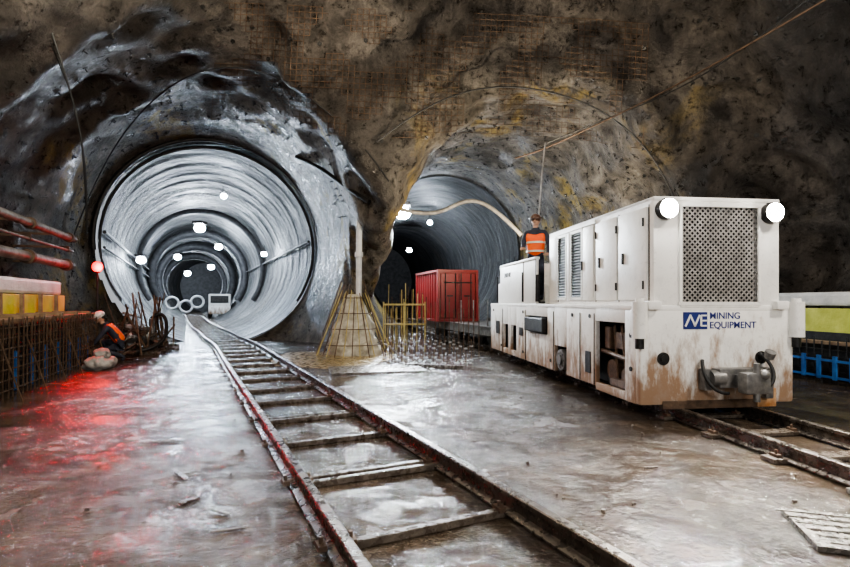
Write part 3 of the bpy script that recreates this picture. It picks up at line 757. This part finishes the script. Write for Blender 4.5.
tv=empty('service_truck',(-17.6,43.0,0),.35); b=B(); b.box((0,0,1.3),(1.7,3,1.5),bev=.08); b.box((0,-1.4,.7),(1.7,.6,.6),bev=.05); b.done('truck_body',M_white,tv,True)
b=B(); b.box((0,-1.52,1.6),(1.4,.04,.6)); 
for a in (-.8,.8):
    for y in (-1,1): b.cyl((a-.1,y,.4),(a+.1,y,.4),.4,18)
b.done('windows_and_wheels',M_dark,tv,True)
vd=empty('ventilation_duct_stack',(-20.9,43.5,0),.4)
for i,(x,z_) in enumerate(((-1.0,1.3),(.1,1.0),(1.0,1.4))):
    tube('duct_ring_%d'%i,[(x+.5*math.cos(a),0,z_+.5*math.sin(a)) for a in np.linspace(0,2*math.pi,24)],.10,M_mem,vd,'POLY')
# ---------------------------------------------------------------- lamps
def lamp(name,loc,e,col,m=E_cool,size=.09,off=(0,0,-.2),r=.12,beam=None):
    q=empty(name,loc); b=B(); b.box((0,0,size*.9+.03),(size*2.0,size*2.0,size*.5),bev=.01); b.cyl((0,0,.12),(0,0,.5),.015,6); b.done('lamp_housing',M_dark,q)
    b=B(); b.sph((0,0,0),size,(1,1,.8)); b.done('lamp_bulb',m,q,True)
    if e: plight('lamp_light',off,e,col,r,q)
    if beam:
        d=Vector(beam[0]).normalized(); spot('lamp_beam',(d*(size+.1))[:],beam[0],beam[1],col,beam[2],size*.8,q,1.)
    return q
CO=(.58,.76,1.)
def LT(s,side,z): 
    return (LB[0]+LD[0]*s+LD[1]*side, LB[1]+LD[1]*s-LD[0]*side, z)
lamp('tunnel_lamp',LT(5,.6,6.2),50,CO,E_cool,.13)
lamp('tunnel_lamp',LT(14,-.2,5.9),210,CO,E_cool,.32,beam=((.46,-.80,-.40),2000,40))
lamp('tunnel_lamp',LT(9,2.9,4.0),45,CO,E_cool,.15,(-.3,0,-.1))
lamp('tunnel_lamp',LT(8,-2.9,3.4),50,CO,E_cool,.20,(.3,0,-.1))
lamp('tunnel_lamp',LT(20,1.2,5.4),260,CO,E_cool,.25)
lamp('tunnel_lamp',LT(28,-1.6,5.2),500,CO,E_cool,.28)
lamp('tunnel_lamp',LT(37,1.4,5.0),900,CO,E_cool,.32)
lamp('tunnel_lamp',LT(47,-.8,4.8),1500,CO,E_cool,.36)
lamp('floodlight',(-.75,16.6,4.35),110,(.88,.94,1.),E_cool,.27,(.0,-.3,.1),beam=((.06,-.9,-.42),2300,75))
lamp('floodlight',(-2.0,21.5,3.75),80,(.8,.9,1.),E_cool,.22,(.45,0,0),beam=((.25,-.9,-.22),1000,55))
lamp('tunnel_lamp',(.3,31.,6.3),130,(.7,.82,1.),E_cool,.16)
lamp('tunnel_lamp',(-1.2,38.,5.3),260,(.7,.82,1.),E_cool,.20)
lamp('floodlight',(-3.2,-3.0,4.6),480,(1.,.96,.9),E_dim,.12,(0,0,-.2),.8)  # added fill behind the camera, out of view
lamp('floodlight',(3.6,-3.5,4.2),760,(1.,.96,.9),E_dim,.12,(0,0,-.2),.8)  # second unseen fill behind the camera, for floor and loco front
lamp('floodlight',(-4.5,6.0,7.2),620,(1.,.88,.70),E_dim,.08,(0,0,-.2),.4)  # added warm fill above the frame, brightens the left funnel
lamp('floodlight',(-2.0,9.0,7.4),320,(1.,.87,.66),E_dim,.08,(0,0,-.2),.4)  # added warm fill near the headwall, above the frame
lamp('floodlight',(6.2,3.0,6.0),800,(1.,.91,.80),E_dim,.08,(0,0,-.2),.4)  # added fill out of view, lifts the dark right wall
# ---------------------------------------------------------------- cables
def cable(name,pts,r=.018,m=M_black): tube(name,pts,r,m)
cable('ceiling_cable',[(5.6,6.8,5.6),(4.6,7.9,5.15),(3.9,9.2,5.0),(3.3,10.6,5.0),(2.7,11.6,4.9),(2.2,12.2,4.9)],.016,M_rust)
cable('ceiling_cable',[(6.5,7.0,6.6),(5.4,7.9,5.6),(4.4,8.8,5.0),(3.6,9.9,5.05),(2.6,11.2,4.9)],.012)
cable('hanging_cable',[(2.65,11.0,4.9),(2.55,11.0,4.2),(2.5,10.9,3.4),(2.42,10.7,3.0)],.016,M_bag)
cable('air_hose',[(-1.7,13.3,4.2),(-1.2,13.5,4.05),(-.15,14.0,3.8),(.6,14.1,3.95),(1.3,13.9,4.4),(2.0,13.7,3.9),(2.6,13.5,3.2)],.055,M_pipe)
cable('hanging_cable',[(-6.6,8.2,7.2),(-6.2,8.5,5.6),(-6.3,9.0,4.9),(-6.2,9.2,3.9),(-6.5,9.6,2.7)],.016)
cable('hanging_cable',[(-6.0,7.0,7.0),(-6.3,8.0,6.2),(-6.6,9.3,5.5),(-6.4,9.4,4.5),(-6.7,9.9,2.9)],.014)
def drape(pts,r,m):
    out=[]
    for (x,z_) in pts:
        o_=Vector((x*.4,4,2.5)); d=(Vector((x,12.5,z_))-o_).normalized(); hit=bvh.ray_cast(o_,d,25)
        if hit[0] is not None: out.append((hit[0]-d*.1)[:])
    if len(out)>3: cable('draped_cable',out,r,m)
drape([(-9,3),(-8.4,4.6),(-7.2,6.3),(-5.5,7.4),(-3.8,7.2),(-2.4,6.2),(-1.4,5.2),(-.9,4.4)],.02,M_black)
drape([(-1.2,5.4),(0,6.4),(1.5,6.9),(3.2,6.7),(4.8,6.1),(6.0,4.8),(6.5,3.2)],.02,M_black)
drape([(-3.3,5.0),(-2.7,4.8),(-2.2,4.4),(-1.7,4.1),(-1.4,3.9)],.06,M_dark)
b=B()
for _ in range(300):
    if random.random()<.45: o_=Vector((-5.5,random.uniform(9.5,16),3.2)); o_.x=-5.5-(o_.y-12)*.38
    else:
        y=random.uniform(9,22); o_=Vector((3.0-(y-11)*.18,y,2.8))
    a=random.uniform(.1,math.pi-.1); d=Vector((math.cos(a),random.uniform(-.1,.1),math.sin(a))).normalized()
    hit=bvh.ray_cast(o_,d,14)
    if hit[0] is None: continue
    p=hit[0]; n_=hit[1]
    if n_.dot(d)>0: n_=-n_
    if p.z<2: continue
    b.cyl(p[:],(p+n_*.09)[:],.014,6); b.cyl((p+n_*.005)[:],(p+n_*.02)[:],.055,6)
b.done('rock_bolts',M_black)
def meshmat(cx,cz,w,hh_,y0,rot):
    b=B(); n1=int(w/.14); n2=int(hh_/.14)
    def pr(u,v):
        x=cx+math.cos(rot)*u-math.sin(rot)*v; z_=cz+math.sin(rot)*u+math.cos(rot)*v
        o_=Vector((x*.5,y0,z_*.55)); d=(Vector((x,12,z_))-o_).normalized(); hit=bvh.ray_cast(o_,d,20)
        return None if hit[0] is None else hit[0]-d*.02
    def miss(u,v): return noise.noise(Vector((u*1.1+cx,v*1.1+cz,2.)))<-.12
    for i in range(n1+1):
        uv=[(-w/2+i*.14,-hh_/2+j*.14) for j in range(n2+1)]
        pp=[None if miss(*q) else pr(*q) for q in uv]
        for p,q in zip(pp,pp[1:]):
            if p and q and (p-q).length<.6: b.cyl(p[:],q[:],.007,4)
    for j in range(n2+1):
        uv=[(-w/2+i*.14,-hh_/2+j*.14) for i in range(n1+1)]
        pp=[None if miss(*q) else pr(*q) for q in uv]
        for p,q in zip(pp,pp[1:]):
            if p and q and (p-q).length<.6: b.cyl(p[:],q[:],.007,4)
    b.done('reinforcement_mesh',M_rust)
meshmat(.2,6.9,10.5,3.2,6,-.05)
# ---------------------------------------------------------------- world + camera
w=bpy.data.worlds.new('World'); bpy.context.scene.world=w; w.use_nodes=True
bg=w.node_tree.nodes['Background']; bg.inputs[0].default_value=(.78,.8,.85,1); bg.inputs[1].default_value=.4
cam=bpy.data.cameras.new('camera'); co=bpy.data.objects.new('camera',cam); C.objects.link(co)
cam.sensor_width=36; cam.lens=36*500/850; cam.shift_y=.0215; cam.clip_end=200; cam.clip_start=.05
co.location=(0,0,1.4); co.rotation_euler=(math.pi/2,0,0); bpy.context.scene.camera=co
try:
    bpy.context.scene.view_settings.view_transform='AgX'; bpy.context.scene.view_settings.look='AgX - Medium High Contrast'
except Exception: pass
bpy.context.scene.view_settings.exposure=.5
